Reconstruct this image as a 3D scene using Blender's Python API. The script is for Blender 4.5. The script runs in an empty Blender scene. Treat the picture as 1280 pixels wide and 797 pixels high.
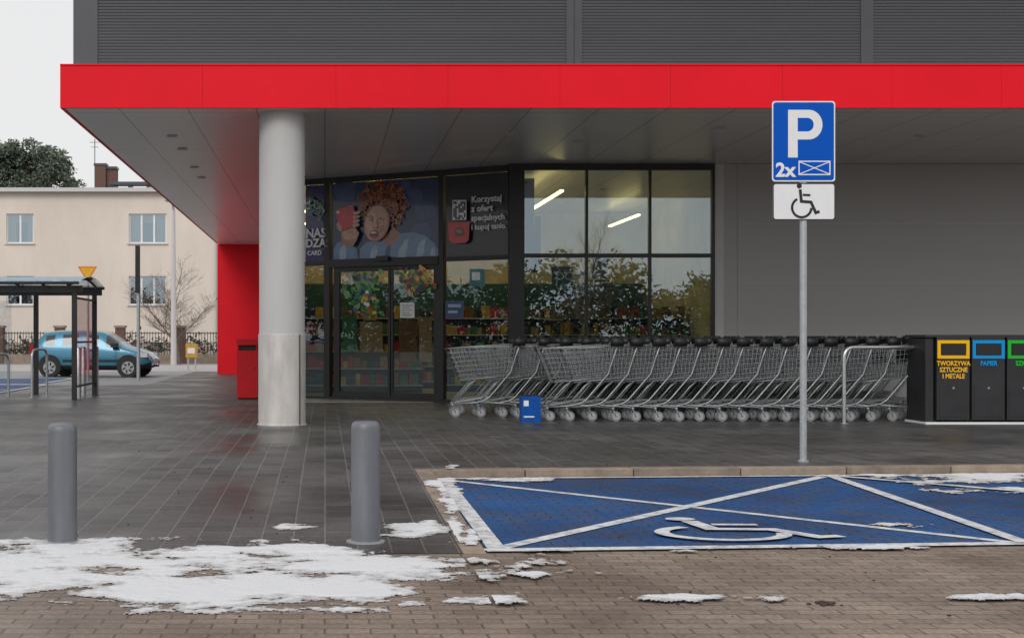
import bpy, bmesh, math, random
from mathutils import Vector, noise, Euler
random.seed(7)
F=1650.0; CX=406.0; CY=421.0; H=1.2
def G(px,py,z=0.0):
    D=(H-z)*F/(py-CY); return ((px-CX)/F*D, D, z)
def XA(px,D): return (px-CX)/F*D
def ZA(py,D): return H+(CY-py)/F*D
scene=bpy.context.scene
COL=scene.collection
# ---------------------------------------------------------------- materials
def nmat(name):
    m=bpy.data.materials.new(name); m.use_nodes=True
    nt=m.node_tree; b=nt.nodes['Principled BSDF']; return m,nt,b
def mat(name,col,rough=0.5,metal=0.0,var=0.12,scale=6.0,bump=0.0,bscale=60.0,spec=0.5,coat=0.0,stretch=None,rvar=0.0):
    m,nt,b=nmat(name); N=nt.nodes; L=nt.links
    tc=N.new('ShaderNodeTexCoord'); mp=N.new('ShaderNodeMapping'); L.new(tc.outputs['Object'],mp.inputs[0])
    if stretch: mp.inputs['Scale'].default_value=stretch
    nz=N.new('ShaderNodeTexNoise'); nz.inputs['Scale'].default_value=scale; nz.inputs['Detail'].default_value=5
    nz.inputs['Roughness'].default_value=0.65
    L.new(mp.outputs[0],nz.inputs['Vector'])
    cr=N.new('ShaderNodeValToRGB'); L.new(nz.outputs['Fac'],cr.inputs[0])
    a=[c*(1-var) for c in col]; c2=[min(1,c*(1+var)) for c in col]
    cr.color_ramp.elements[0].position=0.3; cr.color_ramp.elements[1].position=0.7
    cr.color_ramp.elements[0].color=(*a,1); cr.color_ramp.elements[1].color=(*c2,1)
    L.new(cr.outputs[0],b.inputs['Base Color'])
    b.inputs['Roughness'].default_value=rough; b.inputs['Metallic'].default_value=metal
    b.inputs['Specular IOR Level'].default_value=spec; b.inputs['Coat Weight'].default_value=coat
    if rvar>0:
        mr=N.new('ShaderNodeMapRange'); L.new(nz.outputs['Fac'],mr.inputs[0])
        mr.inputs[1].default_value=0.3; mr.inputs[2].default_value=0.7
        mr.inputs[3].default_value=max(0,rough-rvar); mr.inputs[4].default_value=min(1,rough+rvar)
        L.new(mr.outputs[0],b.inputs['Roughness'])
    if bump>0:
        n2=N.new('ShaderNodeTexNoise'); n2.inputs['Scale'].default_value=bscale; n2.inputs['Detail'].default_value=4
        L.new(tc.outputs['Object'],n2.inputs['Vector'])
        bp=N.new('ShaderNodeBump'); bp.inputs['Strength'].default_value=bump; bp.inputs['Distance'].default_value=0.01
        L.new(n2.outputs['Fac'],bp.inputs['Height']); L.new(bp.outputs[0],b.inputs['Normal'])
    return m
def pavers(name,c1,c2,mortar,bw,rh,rot90,rlo,rhi,paint=None,stain=0.45,msize=0.006,wetpos=(0.38,0.62),spec=0.5):
    m,nt,b=nmat(name); N=nt.nodes; L=nt.links
    tc=N.new('ShaderNodeTexCoord'); mp=N.new('ShaderNodeMapping'); L.new(tc.outputs['Object'],mp.inputs[0])
    if rot90: mp.inputs['Rotation'].default_value=(0,0,math.radians(90))
    br=N.new('ShaderNodeTexBrick'); L.new(mp.outputs[0],br.inputs['Vector'])
    br.offset=0.5; br.inputs['Scale'].default_value=1; br.inputs['Brick Width'].default_value=bw
    br.inputs['Row Height'].default_value=rh; br.inputs['Mortar Size'].default_value=msize
    br.inputs['Mortar Smooth'].default_value=0.3; br.inputs['Bias'].default_value=0
    br.inputs['Color1'].default_value=(*c1,1); br.inputs['Color2'].default_value=(*c2,1); br.inputs['Mortar'].default_value=(*mortar,1)
    big=N.new('ShaderNodeTexNoise'); big.inputs['Scale'].default_value=0.55; big.inputs['Detail'].default_value=8; big.inputs['Roughness'].default_value=0.6
    L.new(tc.outputs['Object'],big.inputs['Vector'])
    sm=N.new('ShaderNodeTexNoise'); sm.inputs['Scale'].default_value=38; sm.inputs['Detail'].default_value=5
    L.new(tc.outputs['Object'],sm.inputs['Vector'])
    mr=N.new('ShaderNodeMapRange'); L.new(big.outputs['Fac'],mr.inputs[0])
    mr.inputs[1].default_value=0.32; mr.inputs[2].default_value=0.68; mr.inputs[3].default_value=1-stain; mr.inputs[4].default_value=1+stain*0.6
    mr2=N.new('ShaderNodeMapRange'); L.new(sm.outputs['Fac'],mr2.inputs[0])
    mr2.inputs[1].default_value=0.25; mr2.inputs[2].default_value=0.75; mr2.inputs[3].default_value=0.7; mr2.inputs[4].default_value=1.3
    mu=N.new('ShaderNodeMath'); mu.operation='MULTIPLY'; L.new(mr.outputs[0],mu.inputs[0]); L.new(mr2.outputs[0],mu.inputs[1])
    base=br.outputs['Color']
    if paint:
        pc,amt=paint
        wn=N.new('ShaderNodeTexNoise'); wn.inputs['Scale'].default_value=4; wn.inputs['Detail'].default_value=12; wn.inputs['Roughness'].default_value=0.78
        L.new(tc.outputs['Object'],wn.inputs['Vector'])
        wr=N.new('ShaderNodeMapRange'); L.new(wn.outputs['Fac'],wr.inputs[0]); wr.inputs[1].default_value=0.38; wr.inputs[2].default_value=0.54
        wr.inputs[3].default_value=amt*0.4; wr.inputs[4].default_value=amt
        mj=N.new('ShaderNodeMath'); mj.operation='MULTIPLY_ADD'; L.new(br.outputs['Fac'],mj.inputs[0]); mj.inputs[1].default_value=-0.5; L.new(wr.outputs[0],mj.inputs[2])
        mj.use_clamp=True
        mx=N.new('ShaderNodeMix'); mx.data_type='RGBA'; L.new(mj.outputs[0],mx.inputs['Factor']); L.new(base,mx.inputs[6]); mx.inputs[7].default_value=(*pc,1)
        base=mx.outputs[2]
    vm=N.new('ShaderNodeVectorMath'); vm.operation='SCALE'; L.new(base,vm.inputs[0]); L.new(mu.outputs[0],vm.inputs['Scale'])
    L.new(vm.outputs[0],b.inputs['Base Color'])
    rr=N.new('ShaderNodeMapRange'); L.new(big.outputs['Fac'],rr.inputs[0]); rr.inputs[1].default_value=wetpos[0]; rr.inputs[2].default_value=wetpos[1]
    rr.inputs[3].default_value=rlo; rr.inputs[4].default_value=rhi; L.new(rr.outputs[0],b.inputs['Roughness'])
    b.inputs['Specular IOR Level'].default_value=spec
    hm=N.new('ShaderNodeMath'); hm.operation='MULTIPLY_ADD'; L.new(br.outputs['Fac'],hm.inputs[0]); hm.inputs[1].default_value=-1.0
    sc=N.new('ShaderNodeMath'); sc.operation='MULTIPLY'; sc.inputs[1].default_value=0.45; L.new(sm.outputs['Fac'],sc.inputs[0]); L.new(sc.outputs[0],hm.inputs[2])
    bp=N.new('ShaderNodeBump'); bp.inputs['Strength'].default_value=0.6; bp.inputs['Distance'].default_value=0.008
    L.new(hm.outputs[0],bp.inputs['Height']); L.new(bp.outputs[0],b.inputs['Normal'])
    return m
def glass(name,tint,fmin,fmax,rough=0.0,wave=0.02):
    m=bpy.data.materials.new(name); m.use_nodes=True; nt=m.node_tree; N=nt.nodes; L=nt.links
    for n in list(N): N.remove(n)
    out=N.new('ShaderNodeOutputMaterial'); mx=N.new('ShaderNodeMixShader'); tr=N.new('ShaderNodeBsdfTransparent'); gl=N.new('ShaderNodeBsdfGlossy')
    tr.inputs[0].default_value=(*tint,1); gl.inputs['Roughness'].default_value=rough; gl.inputs[0].default_value=(0.74,0.90,1.0,1)
    fr=N.new('ShaderNodeFresnel'); fr.inputs[0].default_value=1.5
    mr=N.new('ShaderNodeMapRange'); L.new(fr.outputs[0],mr.inputs[0]); mr.inputs[1].default_value=0.04; mr.inputs[2].default_value=0.6
    mr.inputs[3].default_value=fmin; mr.inputs[4].default_value=fmax
    tc=N.new('ShaderNodeTexCoord'); nz=N.new('ShaderNodeTexNoise'); nz.inputs['Scale'].default_value=0.8; nz.inputs['Detail'].default_value=0; L.new(tc.outputs['Object'],nz.inputs['Vector'])
    bp=N.new('ShaderNodeBump'); bp.inputs['Strength'].default_value=wave; bp.inputs['Distance'].default_value=0.02
    L.new(nz.outputs['Fac'],bp.inputs['Height']); L.new(bp.outputs[0],gl.inputs['Normal'])
    L.new(mr.outputs[0],mx.inputs[0]); L.new(tr.outputs[0],mx.inputs[1]); L.new(gl.outputs[0],mx.inputs[2]); L.new(mx.outputs[0],out.inputs[0])
    return m
def emis(name,col,s):
    m,nt,b=nmat(name); b.inputs['Base Color'].default_value=(*col,1)
    b.inputs['Emission Color'].default_value=(*col,1); b.inputs['Emission Strength'].default_value=s; return m

M_dark=pavers('dark_pavers',(0.105,0.101,0.099),(0.066,0.065,0.066),(0.19,0.18,0.17),0.30,0.20,True,0.30,0.62,msize=0.0055,stain=0.42,spec=0.40)
M_brown=pavers('brown_pavers',(0.29,0.228,0.182),(0.215,0.168,0.135),(0.13,0.105,0.085),0.20,0.10,False,0.35,0.8,stain=0.38,spec=0.3)
M_blue=pavers('blue_paint_pavers',(0.10,0.09,0.08),(0.08,0.075,0.07),(0.012,0.02,0.05),0.20,0.10,False,0.40,0.75,paint=((0.011,0.082,0.250),1.0),stain=0.35,spec=0.3)
M_kerb=mat('kerb_concrete',(0.30,0.235,0.18),0.75,var=0.3,scale=5,bump=0.5,bscale=80)
M_kerb2=mat('kerb_concrete_dark',(0.24,0.19,0.15),0.75,var=0.3,scale=5,bump=0.5,bscale=80)
M_asph=mat('asphalt',(0.26,0.26,0.265),0.55,var=0.25,scale=1.2,bump=0.3,bscale=60,rvar=0.2)
M_ground=mat('soil_ground',(0.22,0.21,0.19),0.9,var=0.35,scale=0.2,bump=0.4,bscale=10)
M_lightpave=mat('light_pavement',(0.44,0.415,0.40),0.7,var=0.2,scale=2)
def paintmat(name,lo,hi):
    m,nt,b=nmat(name); N=nt.nodes; L=nt.links
    tc=N.new('ShaderNodeTexCoord'); nz=N.new('ShaderNodeTexNoise'); nz.inputs['Scale'].default_value=11; nz.inputs['Detail'].default_value=10; nz.inputs['Roughness'].default_value=0.75
    L.new(tc.outputs['Object'],nz.inputs['Vector']); cr=N.new('ShaderNodeValToRGB'); L.new(nz.outputs['Fac'],cr.inputs[0])
    cr.color_ramp.elements[0].position=.38; cr.color_ramp.elements[1].position=.54; cr.color_ramp.elements[0].color=(*lo,1); cr.color_ramp.elements[1].color=(*hi,1)
    L.new(cr.outputs[0],b.inputs['Base Color']); b.inputs['Roughness'].default_value=.65
    return m
M_line=paintmat('white_road_paint',(0.33,0.36,0.41),(0.72,0.72,0.72))
M_red=mat('red_fascia',(0.86,0.010,0.024),0.5,var=0.05,scale=0.8,spec=0.15)
M_redw=mat('red_wall',(0.84,0.010,0.022),0.5,var=0.06,scale=0.8,spec=0.2)
M_seam=mat('seam_dark_red',(0.45,0.008,0.012),0.6)
M_clad=mat('dark_cladding',(0.064,0.068,0.075),0.5,var=0.08,scale=1.5,metal=0.2,stretch=(0.3,1,3))
M_clad2=mat('dark_cladding_trim',(0.074,0.078,0.086),0.42,var=0.05,metal=0.2)
M_gwall=mat('grey_sandwich_panel',(0.44,0.43,0.425),0.5,var=0.06,scale=0.6,stretch=(0.4,1,2),rvar=0.1)
M_gtrim=mat('grey_trim',(0.58,0.57,0.565),0.5,var=0.04)
M_frame=mat('black_frame',(0.014,0.015,0.018),0.4,var=0.2)
M_col=mat('column_paint',(0.56,0.555,0.55),0.6,var=0.06,scale=2,stretch=(1,1,0.3))
M_colb=mat('column_base_metal',(0.66,0.63,0.60),0.45,metal=0.3,var=0.2,scale=4,stretch=(1,1,0.3),rvar=0.15)
M_zinc=mat('zinc_wire',(0.34,0.36,0.37),0.40,metal=0.55,var=0.25,scale=20)
M_black=mat('black_plastic',(0.012,0.012,0.013),0.5,var=0.3,scale=10)
M_wheel=mat('grey_rubber',(0.22,0.22,0.23),0.5,var=0.15)
M_steel=mat('brushed_steel',(0.58,0.58,0.58),0.32,metal=0.85,var=0.1,scale=20)
M_boll=mat('bollard_paint',(0.160,0.170,0.190),0.42,metal=0.2,var=0.16,scale=4,bump=0.08,bscale=120,stretch=(2,2,0.5),rvar=0.08)
M_galv=mat('galvanised',(0.46,0.48,0.49),0.45,metal=0.5,var=0.15,scale=12)
M_sblue=mat('sign_blue',(0.002,0.095,0.52),0.5,var=0.04,scale=3,spec=0.12)
M_swhite=mat('sign_white',(0.84,0.84,0.84),0.5,var=0.03)
M_sback=mat('sign_back',(0.4,0.41,0.42),0.5,metal=0.4)
M_blk=mat('matt_black',(0.015,0.015,0.015),0.6,var=0.2)
M_bin=mat('bin_charcoal',(0.024,0.025,0.028),0.5,var=0.25,scale=4,bump=0.15,bscale=100)
M_yel=mat('yellow_plate',(0.95,0.52,0.008),0.5,var=0.05,spec=.2)
M_bbl=mat('blue_plate',(0.008,0.30,0.70),0.5,var=0.05,spec=.2)
M_grn=mat('green_plate',(0.02,0.50,0.04),0.5,var=0.05,spec=.2)
M_redbin=mat('red_bin',(0.62,0.008,0.016),0.45,var=0.08,spec=.3)
M_glassW=glass('window_glass',(0.56,0.72,0.66),0.26,0.7)
M_glassD=glass('door_glass',(0.70,0.80,0.77),0.12,0.45)
M_glassH=glass('house_glass',(0.45,0.48,0.50),0.35,0.8)
M_glassS=glass('shelter_glass',(0.80,0.85,0.87),0.08,0.6)
def soffit():
    m,nt,b=nmat('soffit_panels'); N=nt.nodes; L=nt.links
    tc=N.new('ShaderNodeTexCoord'); br=N.new('ShaderNodeTexBrick'); L.new(tc.outputs['Object'],br.inputs['Vector'])
    br.offset=0; br.inputs['Scale'].default_value=1; br.inputs['Brick Width'].default_value=0.92; br.inputs['Row Height'].default_value=3.6
    br.inputs['Mortar Size'].default_value=0.008; br.inputs['Color1'].default_value=(0.86,0.82,0.80,1); br.inputs['Color2'].default_value=(0.82,0.785,0.77,1)
    br.inputs['Mortar'].default_value=(0.30,0.29,0.28,1)
    L.new(br.outputs['Color'],b.inputs['Base Color']); b.inputs['Roughness'].default_value=0.32; b.inputs['Metallic'].default_value=0.25; b.inputs['Specular IOR Level'].default_value=0.9
    nz=N.new('ShaderNodeTexNoise'); nz.inputs['Scale'].default_value=0.6; nz.inputs['Detail'].default_value=0; L.new(tc.outputs['Object'],nz.inputs['Vector'])
    bp=N.new('ShaderNodeBump'); bp.inputs['Strength'].default_value=0.08; bp.inputs['Distance'].default_value=0.04
    L.new(nz.outputs['Fac'],bp.inputs['Height']); L.new(bp.outputs[0],b.inputs['Normal'])
    return m
M_soff=soffit()
def snowmat():
    m,nt,b=nmat('snow'); N=nt.nodes; L=nt.links
    at=N.new('ShaderNodeAttribute'); at.attribute_name='th'
    tc=N.new('ShaderNodeTexCoord'); nz=N.new('ShaderNodeTexNoise'); nz.inputs['Scale'].default_value=24; nz.inputs['Detail'].default_value=9; nz.inputs['Roughness'].default_value=.75
    L.new(tc.outputs['Object'],nz.inputs['Vector'])
    ad=N.new('ShaderNodeMath'); ad.operation='MULTIPLY_ADD'; L.new(nz.outputs['Fac'],ad.inputs[0]); ad.inputs[1].default_value=.7; L.new(at.outputs['Fac'],ad.inputs[2])
    cr=N.new('ShaderNodeValToRGB'); L.new(ad.outputs[0],cr.inputs[0]); e=cr.color_ramp.elements
    e[0].position=.30; e[0].color=(0.24,0.205,0.18,1); e[1].position=.72; e[1].color=(0.78,0.79,0.815,1)
    x=e.new(.46); x.color=(0.54,0.53,0.53,1)
    L.new(cr.outputs[0],b.inputs['Base Color']); b.inputs['Roughness'].default_value=.7; b.inputs['Specular IOR Level'].default_value=.3
    bp=N.new('ShaderNodeBump'); bp.inputs['Strength'].default_value=.9; bp.inputs['Distance'].default_value=.014; L.new(nz.outputs['Fac'],bp.inputs['Height']); L.new(bp.outputs[0],b.inputs['Normal'])
    return m
M_snow=snowmat()
# ---------------------------------------------------------------- mesh builder
class MB:
    def __init__(s): s.v=[]; s.f=[]; s.m=[]
    def face(s,pts,mi=0):
        b=len(s.v); s.v+= [tuple(p) for p in pts]; s.f.append(tuple(range(b,b+len(pts)))); s.m.append(mi)
    def hexa(s,b,mi):
        for q in ((0,3,2,1),(4,5,6,7),(0,1,5,4),(1,2,6,5),(2,3,7,6),(3,0,4,7)):
            s.f.append(tuple(b+i for i in q)); s.m.append(mi)
    def box(s,x0,x1,y0,y1,z0,z1,mi=0):
        b=len(s.v)
        s.v+=[(x0,y0,z0),(x1,y0,z0),(x1,y1,z0),(x0,y1,z0),(x0,y0,z1),(x1,y0,z1),(x1,y1,z1),(x0,y1,z1)]
        s.hexa(b,mi)
    def obox(s,o,d,n,u0,u1,z0,z1,n0,n1,mi=0):
        b=len(s.v)
        for z in (z0,z1):
            for (u,k) in ((u0,n0),(u1,n0),(u1,n1),(u0,n1)):
                s.v.append((o[0]+d[0]*u+n[0]*k,o[1]+d[1]*u+n[1]*k,z))
        s.hexa(b,mi)
    def tube(s,pts,r,mi=0,n=6,cap=True):
        pts=[Vector(p) for p in pts]; rs=r if isinstance(r,(list,tuple)) else [r]*len(pts)
        rings=[]; up=None
        for i,p in enumerate(pts):
            if i==0: t=pts[1]-p
            elif i==len(pts)-1: t=p-pts[i-1]
            else: t=(pts[i+1]-p).normalized()+(p-pts[i-1]).normalized()
            if t.length<1e-9: t=Vector((0,0,1))
            t.normalize()
            if up is None:
                up=Vector((0,0,1)) if abs(t.z)<0.9 else Vector((1,0,0))
            a=(up-t*up.dot(t)); 
            if a.length<1e-6: a=Vector((0,1,0))
            a.normalize(); up=a; c=t.cross(a)
            b=len(s.v); rings.append(b)
            for k in range(n):
                an=2*math.pi*k/n; s.v.append(tuple(p+(a*math.cos(an)+c*math.sin(an))*rs[i]))
        for i in range(len(rings)-1):
            for k in range(n):
                s.f.append((rings[i]+k,rings[i]+(k+1)%n,rings[i+1]+(k+1)%n,rings[i+1]+k)); s.m.append(mi)
        if cap:
            s.f.append(tuple(rings[0]+k for k in reversed(range(n)))); s.m.append(mi)
            s.f.append(tuple(rings[-1]+k for k in range(n))); s.m.append(mi)
    def lathe(s,c,prof,mi=0,n=32,mis=None):
        rings=[]
        for (r,z) in prof:
            b=len(s.v); rings.append(b)
            for k in range(n):
                a=2*math.pi*k/n; s.v.append((c[0]+r*math.cos(a),c[1]+r*math.sin(a),c[2]+z))
        for i in range(len(prof)-1):
            for k in range(n):
                s.f.append((rings[i]+k,rings[i]+(k+1)%n,rings[i+1]+(k+1)%n,rings[i+1]+k)); s.m.append(mis[i] if mis else mi)
        s.f.append(tuple(rings[-1]+k for k in range(n))); s.m.append(mis[-1] if mis else mi)
    def obj(s,name,mats,parent=None,smooth=False,bevel=0,autos=None):
        me=bpy.data.meshes.new(name); me.from_pydata(s.v,[],s.f)
        for m in mats: me.materials.append(m)
        me.polygons.foreach_set('material_index',s.m)
        if smooth: me.polygons.foreach_set('use_smooth',[True]*len(s.f))
        me.update()
        o=bpy.data.objects.new(name,me); COL.objects.link(o)
        if autos:
            bm=bmesh.new(); bm.from_mesh(me)
            for e in bm.edges:
                if len(e.link_faces)==2 and e.calc_face_angle(0)>math.radians(autos): e.smooth=False
            bm.to_mesh(me); bm.free()
        if bevel>0:
            md=o.modifiers.new('b','BEVEL'); md.width=bevel; md.segments=2; md.limit_method='ANGLE'
        if parent: o.parent=parent
        return o
def empty(name,loc=(0,0,0)):
    e=bpy.data.objects.new(name,None); e.location=loc; COL.objects.link(e); e.empty_display_size=0.2; return e
def text(name,body,size,loc,rz,m,parent,bold=0.0,align='LEFT',flat=False,sx=1.0):
    cu=bpy.data.curves.new(name,'FONT'); cu.body=body; cu.size=size; cu.offset=bold; cu.align_x=align; cu.resolution_u=3
    o=bpy.data.objects.new(name+'_c',cu); COL.objects.link(o)
    dg=bpy.context.evaluated_depsgraph_get(); dg.update()
    me=bpy.data.meshes.new_from_object(o.evaluated_get(dg)); bpy.data.objects.remove(o)
    me.materials.clear(); me.materials.append(m)
    ob=bpy.data.objects.new(name,me); COL.objects.link(ob); ob.location=loc
    ob.rotation_euler=(0,0,0) if flat else (math.radians(90),0,rz); ob.scale=(sx,1,1)
    if parent: ob.parent=parent
    return ob
def strip(pts,w):
    P=[Vector((p[0],p[1])) for p in pts]; Lf=[];R=[]
    for i,p in enumerate(P):
        if i==0: t=(P[1]-p).normalized(); k=1
        elif i==len(P)-1: t=(p-P[i-1]).normalized(); k=1
        else:
            a=(p-P[i-1]).normalized(); b=(P[i+1]-p).normalized(); t=(a+b).normalized(); k=1/max(0.5,t.dot(a))
        n=Vector((-t.y,t.x))*w/2*k; Lf.append(p+n); R.append(p-n)
    return [(Lf[i],R[i],R[i+1],Lf[i+1]) for i in range(len(P)-1)]
# ---------------------------------------------------------------- ground
g=MB(); g.face([(-400,-400,-0.1),(400,-400,-0.1),(400,900,-0.1),(-400,900,-0.1)]); g.obj('ground',[M_ground])
r=MB(); r.face([(-60,-50,-0.08),(60,-50,-0.08),(60,17,-0.08),(-60,17,-0.08)]); r.obj('road',[M_brown])
YN=7.8; YR=12.0
p=MB()
p.face([(-60,YN,-0.076),(0.82,YN,-0.076),(0.82,YR,0),(-60,YR,0)])
p.face([(-60,YR,0),(0.82,YR,0),(0.82,33,0),(-60,33,0)])
p.face([(0.82,11.98,0),(50,15.67,0),(50,33,0),(0.82,33,0)])
p.face([(-4.5,33,0),(50,33,0),(50,46,0),(-4.5,46,0)])
p.obj('pavement',[M_dark])
a=MB(); a.face([(-80,33,0.0),(-4.5,33,0.0),(-4.5,46,0),(-80,46,0)]); a.face([(-80,46,0),(50,46,0),(50,67,0),(-80,67,0)]); a.obj('asphalt_road',[M_asph])
a=MB(); a.face([(-20,46,0.004),(2,46,0.004),(2,57,0.004),(-20,57,0.004)]); a.obj('far_pavement',[M_lightpave])
NL=Vector((0.965,7.85)); FL=Vector((0.985,11.86)); FR=Vector((4.62,12.13)); NR=Vector((4.32,8.12))
NR2=Vector((7.9,8.4)); FR2=Vector((8.3,12.40))
b=MB(); z=-0.074
b.face([(NL.x,NL.y,z),(NR2.x,NR2.y,z),(FR2.x,FR2.y,z),(FL.x,FL.y,z)]); b.obj('blue_parking_bay',[M_blue])
def lines(name,segs,z,m):
    mb=MB()
    for i,(pts,w) in enumerate(segs):
        for q in strip(pts,w): mb.face([(c.x,c.y,z+0.0012*i) for c in q])
    return mb.obj(name,[m])
lines('parking_marking',[([(FL.x+.1,FL.y-.12),NR],0.085),([NL,(FR.x-.08,FR.y-.1)],0.10),([(0.96,7.87),(7.9,8.42)],0.11),
   ([(1.03,7.95),(1.06,11.80)],0.11),([(1.0,11.81),(8.2,12.36)],0.07),([NR,(FR.x,FR.y-.06)],0.10),([(FR.x+.05,FR.y-.1),NR2],0.10),([NR,FR2],0.1)],-0.070,M_line)
def icon_faces():
    fs=[[Vector((0.36+.075*math.cos(t*math.pi/10),0.92+.075*math.sin(t*math.pi/10))) for t in range(20)]]
    fs+= [list(q) for q in strip([(.385,.82),(.42,.47),(.70,.45),(.84,.14),(.95,.18)],.085)]
    fs2=[list(q) for q in strip([(.46,.66),(.68,.65)],.065)]
    arc=[(.43+.28*math.cos(math.radians(t)),.29+.28*math.sin(math.radians(t))) for t in range(118,361,12)]
    fs3=[list(q) for q in strip(arc,.07)]
    return fs,fs2,fs3
mb=MB(); fa,fb,fc=icon_faces()
for i,fs in enumerate((fa,fb,fc)):
    for q in fs: mb.face([(2.70+(c.x-.53)*1.38, 8.72+(c.y-.5)*1.05, -0.0600+0.001*i) for c in q])
mb.obj('wheelchair_marking',[M_line])
kb=MB(); y=YN
def rz(y): return -0.076+0.076*min(1,max(0,(y-YN)/(YR-YN)))
i=0
while y<11.9:
    y1=min(y+0.99,11.98)
    b0=len(kb.v); e=0.008
    kb.v+=[(0.815,y+.004,-.1),(0.965,y+.004,-.1),(0.975,y1-.004,-.1),(0.815,y1-.004,-.1),(0.815,y+.004,rz(y)+e),(0.955,y+.004,rz(y)+e),(0.965,y1-.004,rz(y1)+e),(0.815,y1-.004,rz(y1)+e)]
    kb.hexa(b0,i%2)
    y+=1.0; i+=1
dx=Vector((1,0.0745)).normalized(); o=(0.815,11.85); n=(-dx.y,dx.x)
u=0
while u<30:
    kb.obox(o,dx,n,u+.004,u+.996,-.1,0.008+random.uniform(-.003,.003),0.0,0.15,i%2); u+=1.0; i+=1
kb.obj('kerb',[M_kerb,M_kerb2],bevel=0.012)
b=MB(); b.face([(-16,26.5,0.004),(-6.9,26.5,0.004),(-6.9,33,0.004),(-16,33,0.004)]); b.face([(-16,34,0.008),(-7.2,34,0.008),(-7.2,38,0.008),(-16,38,0.008)])
b.obj('blue_parking_bay.001',[M_blue])
lines('parking_marking.001',[([(-16,29.5),(-6.9,29.5)],.15),([(-6.95,26.5),(-6.95,33)],.14),([(-16,33),(-6.9,33)],.12),([(-16,38),(-7.2,38)],.14),([(-7.2,34),(-7.2,38)],.14),([(-9.5,26.5),(-9.5,33)],.12)],0.014,M_line)
# ---------------------------------------------------------------- snow
def base(x,y):
    if x>0.97: return -0.070 if y<11.85+(x-.815)*.0745 else 0.010
    if x>0.8: return rz(y)+.010
    if y<YN: return -0.08
    return rz(y)
EL=[(40,706,130,30,1.35),(0,688,70,14,1.1),(150,703,70,12,1.0),(300,736,230,28,1.5),(160,742,90,13,1.2),(420,708,170,24,1.25),(540,712,110,14,1.15),(280,692,110,13,1.2),(600,749,60,7,1.25),(340,762,150,7,.95),
    (518,660,36,8,1.1),(500,667,48,5,1.1),(534,654,16,5,1.0),(365,659,26,4,.9),(220,693,50,9,1.2),(380,687,70,7,1.2),(585,702,40,6,1.1),(665,718,24,4,1.0),
    (860,747,90,4.5,.95),(955,746.5,42,5,1.1),(1240,746.5,55,4,1.1),(85,677,90,7,1.1),(250,722,350,42,.85)]
EL2=[(566,640,12,60,1.0),(556,612,10,16,1.0),(592,678,12,16,1.0),(548,604,18,6,.9),(640,598,70,4,.7),(1110,590,170,6,1.0),(960,591,80,4,.8),(1220,595,90,7,1.0),(1250,612,70,4,.8),(1100,657,60,3,.6),(820,591,60,3,.6),(1010,684,120,3,.7),(1190,600,60,6,.8),(760,690,120,3,.6)]
def snow(name,x0,x1,y0,y1,st,els,amp,thick):
    nx=int((x1-x0)/st); ny=int((y1-y0)/st); hh={}
    vs=[];fs=[];idx={}; th=[]
    def hv(i,j):
        x=x0+i*st; y=y0+j*st; bz=base(x,y); px=CX+F*x/y; py=CY+F*(H-bz)/y
        best=-1
        for (cx,cy,rx,ry,s) in els:
            d=((px-cx)/rx)**2+((py-cy)/ry)**2
            if d<6: best=max(best,min(1.15,s*(1-d*0.75)))
        if best<=-1: return -1
        n=noise.fractal(Vector((x*1.9,y*2.6,7.1)),0.45,2.15,8)*amp
        return best*0.42+n-0.19
    for i in range(nx+1):
        for j in range(ny+1): hh[i,j]=hv(i,j)
    def vert(i,j):
        if (i,j) in idx: return idx[i,j]
        h=hh[i,j]; x=x0+i*st; y=y0+j*st
        zz=base(x,y)+ (0.003+thick*(1-math.exp(-max(0,h)*2.5)) if h>0 else 0.001)
        idx[i,j]=len(vs); th.append(max(0,min(1,h*1.5))); vs.append((x+random.uniform(-.3,.3)*st,y+random.uniform(-.3,.3)*st,zz)); return idx[i,j]
    for i in range(nx):
        for j in range(ny):
            q=[(i,j),(i+1,j),(i+1,j+1),(i,j+1)]; c=sum(hh[k]>0 for k in q)
            if c>=3:
                zs=[base(x0+k[0]*st,y0+k[1]*st) for k in q]
                if max(zs)-min(zs)<.012: fs.append(tuple(vert(*k) for k in q))
    me=bpy.data.meshes.new(name); me.from_pydata(vs,[],fs); me.materials.append(M_snow)
    at=me.attributes.new('th','FLOAT','POINT'); at.data.foreach_set('value',th)
    me.polygons.foreach_set('use_smooth',[True]*len(fs)); me.update()
    ob=bpy.data.objects.new(name,me); COL.objects.link(ob)
snow('snow_patch',-2.6,4.6,6.0,9.0,0.011,EL,0.42,0.015)
snow('snow_patch.001',0.82,7.0,7.8,12.25,0.018,EL2,0.42,0.013)
d=MB()
for k in range(26):
    x,y,_=G(1030+random.gauss(0,7),755+random.gauss(0,1.5),-.08); s=random.uniform(.005,.014)
    d.box(x-s,x+s,y-s,y+s,-.079,-.079+s*.7)
for k in range(200):
    x=random.uniform(-2,5); y=random.uniform(6,16); s=random.uniform(.002,.007); zz=base(x,y)
    d.box(x-s,x+s,y-s,y+s,zz,zz+s)
d.obj('leaf_litter',[mat('dead_leaf',(0.06,0.04,0.03),0.9,var=0.4)])
# ---------------------------------------------------------------- bollards
def bollard(name,px,py,r,h):
    zb=-0.07; D=(H-zb)*F/(py-CY); x=XA(px,D); zb=rz(D)
    mb=MB()
    prof=[(r+.03,0),(r+.03,.008),(r+.002,.011),(r,.02),(r,h-.05),(r*.985,h-.028),(r*.90,h-.012),(r*.72,h-.003),(r*.4,h)]
    mb.lathe((x,D,zb),prof,0,48,mis=[1]*2+[0]*20)
    mb.obj(name,[M_boll,M_galv],smooth=True,autos=40)
bollard('bollard',78,677,.090,.735); bollard('bollard.001',457,677,.0895,.75)
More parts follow.
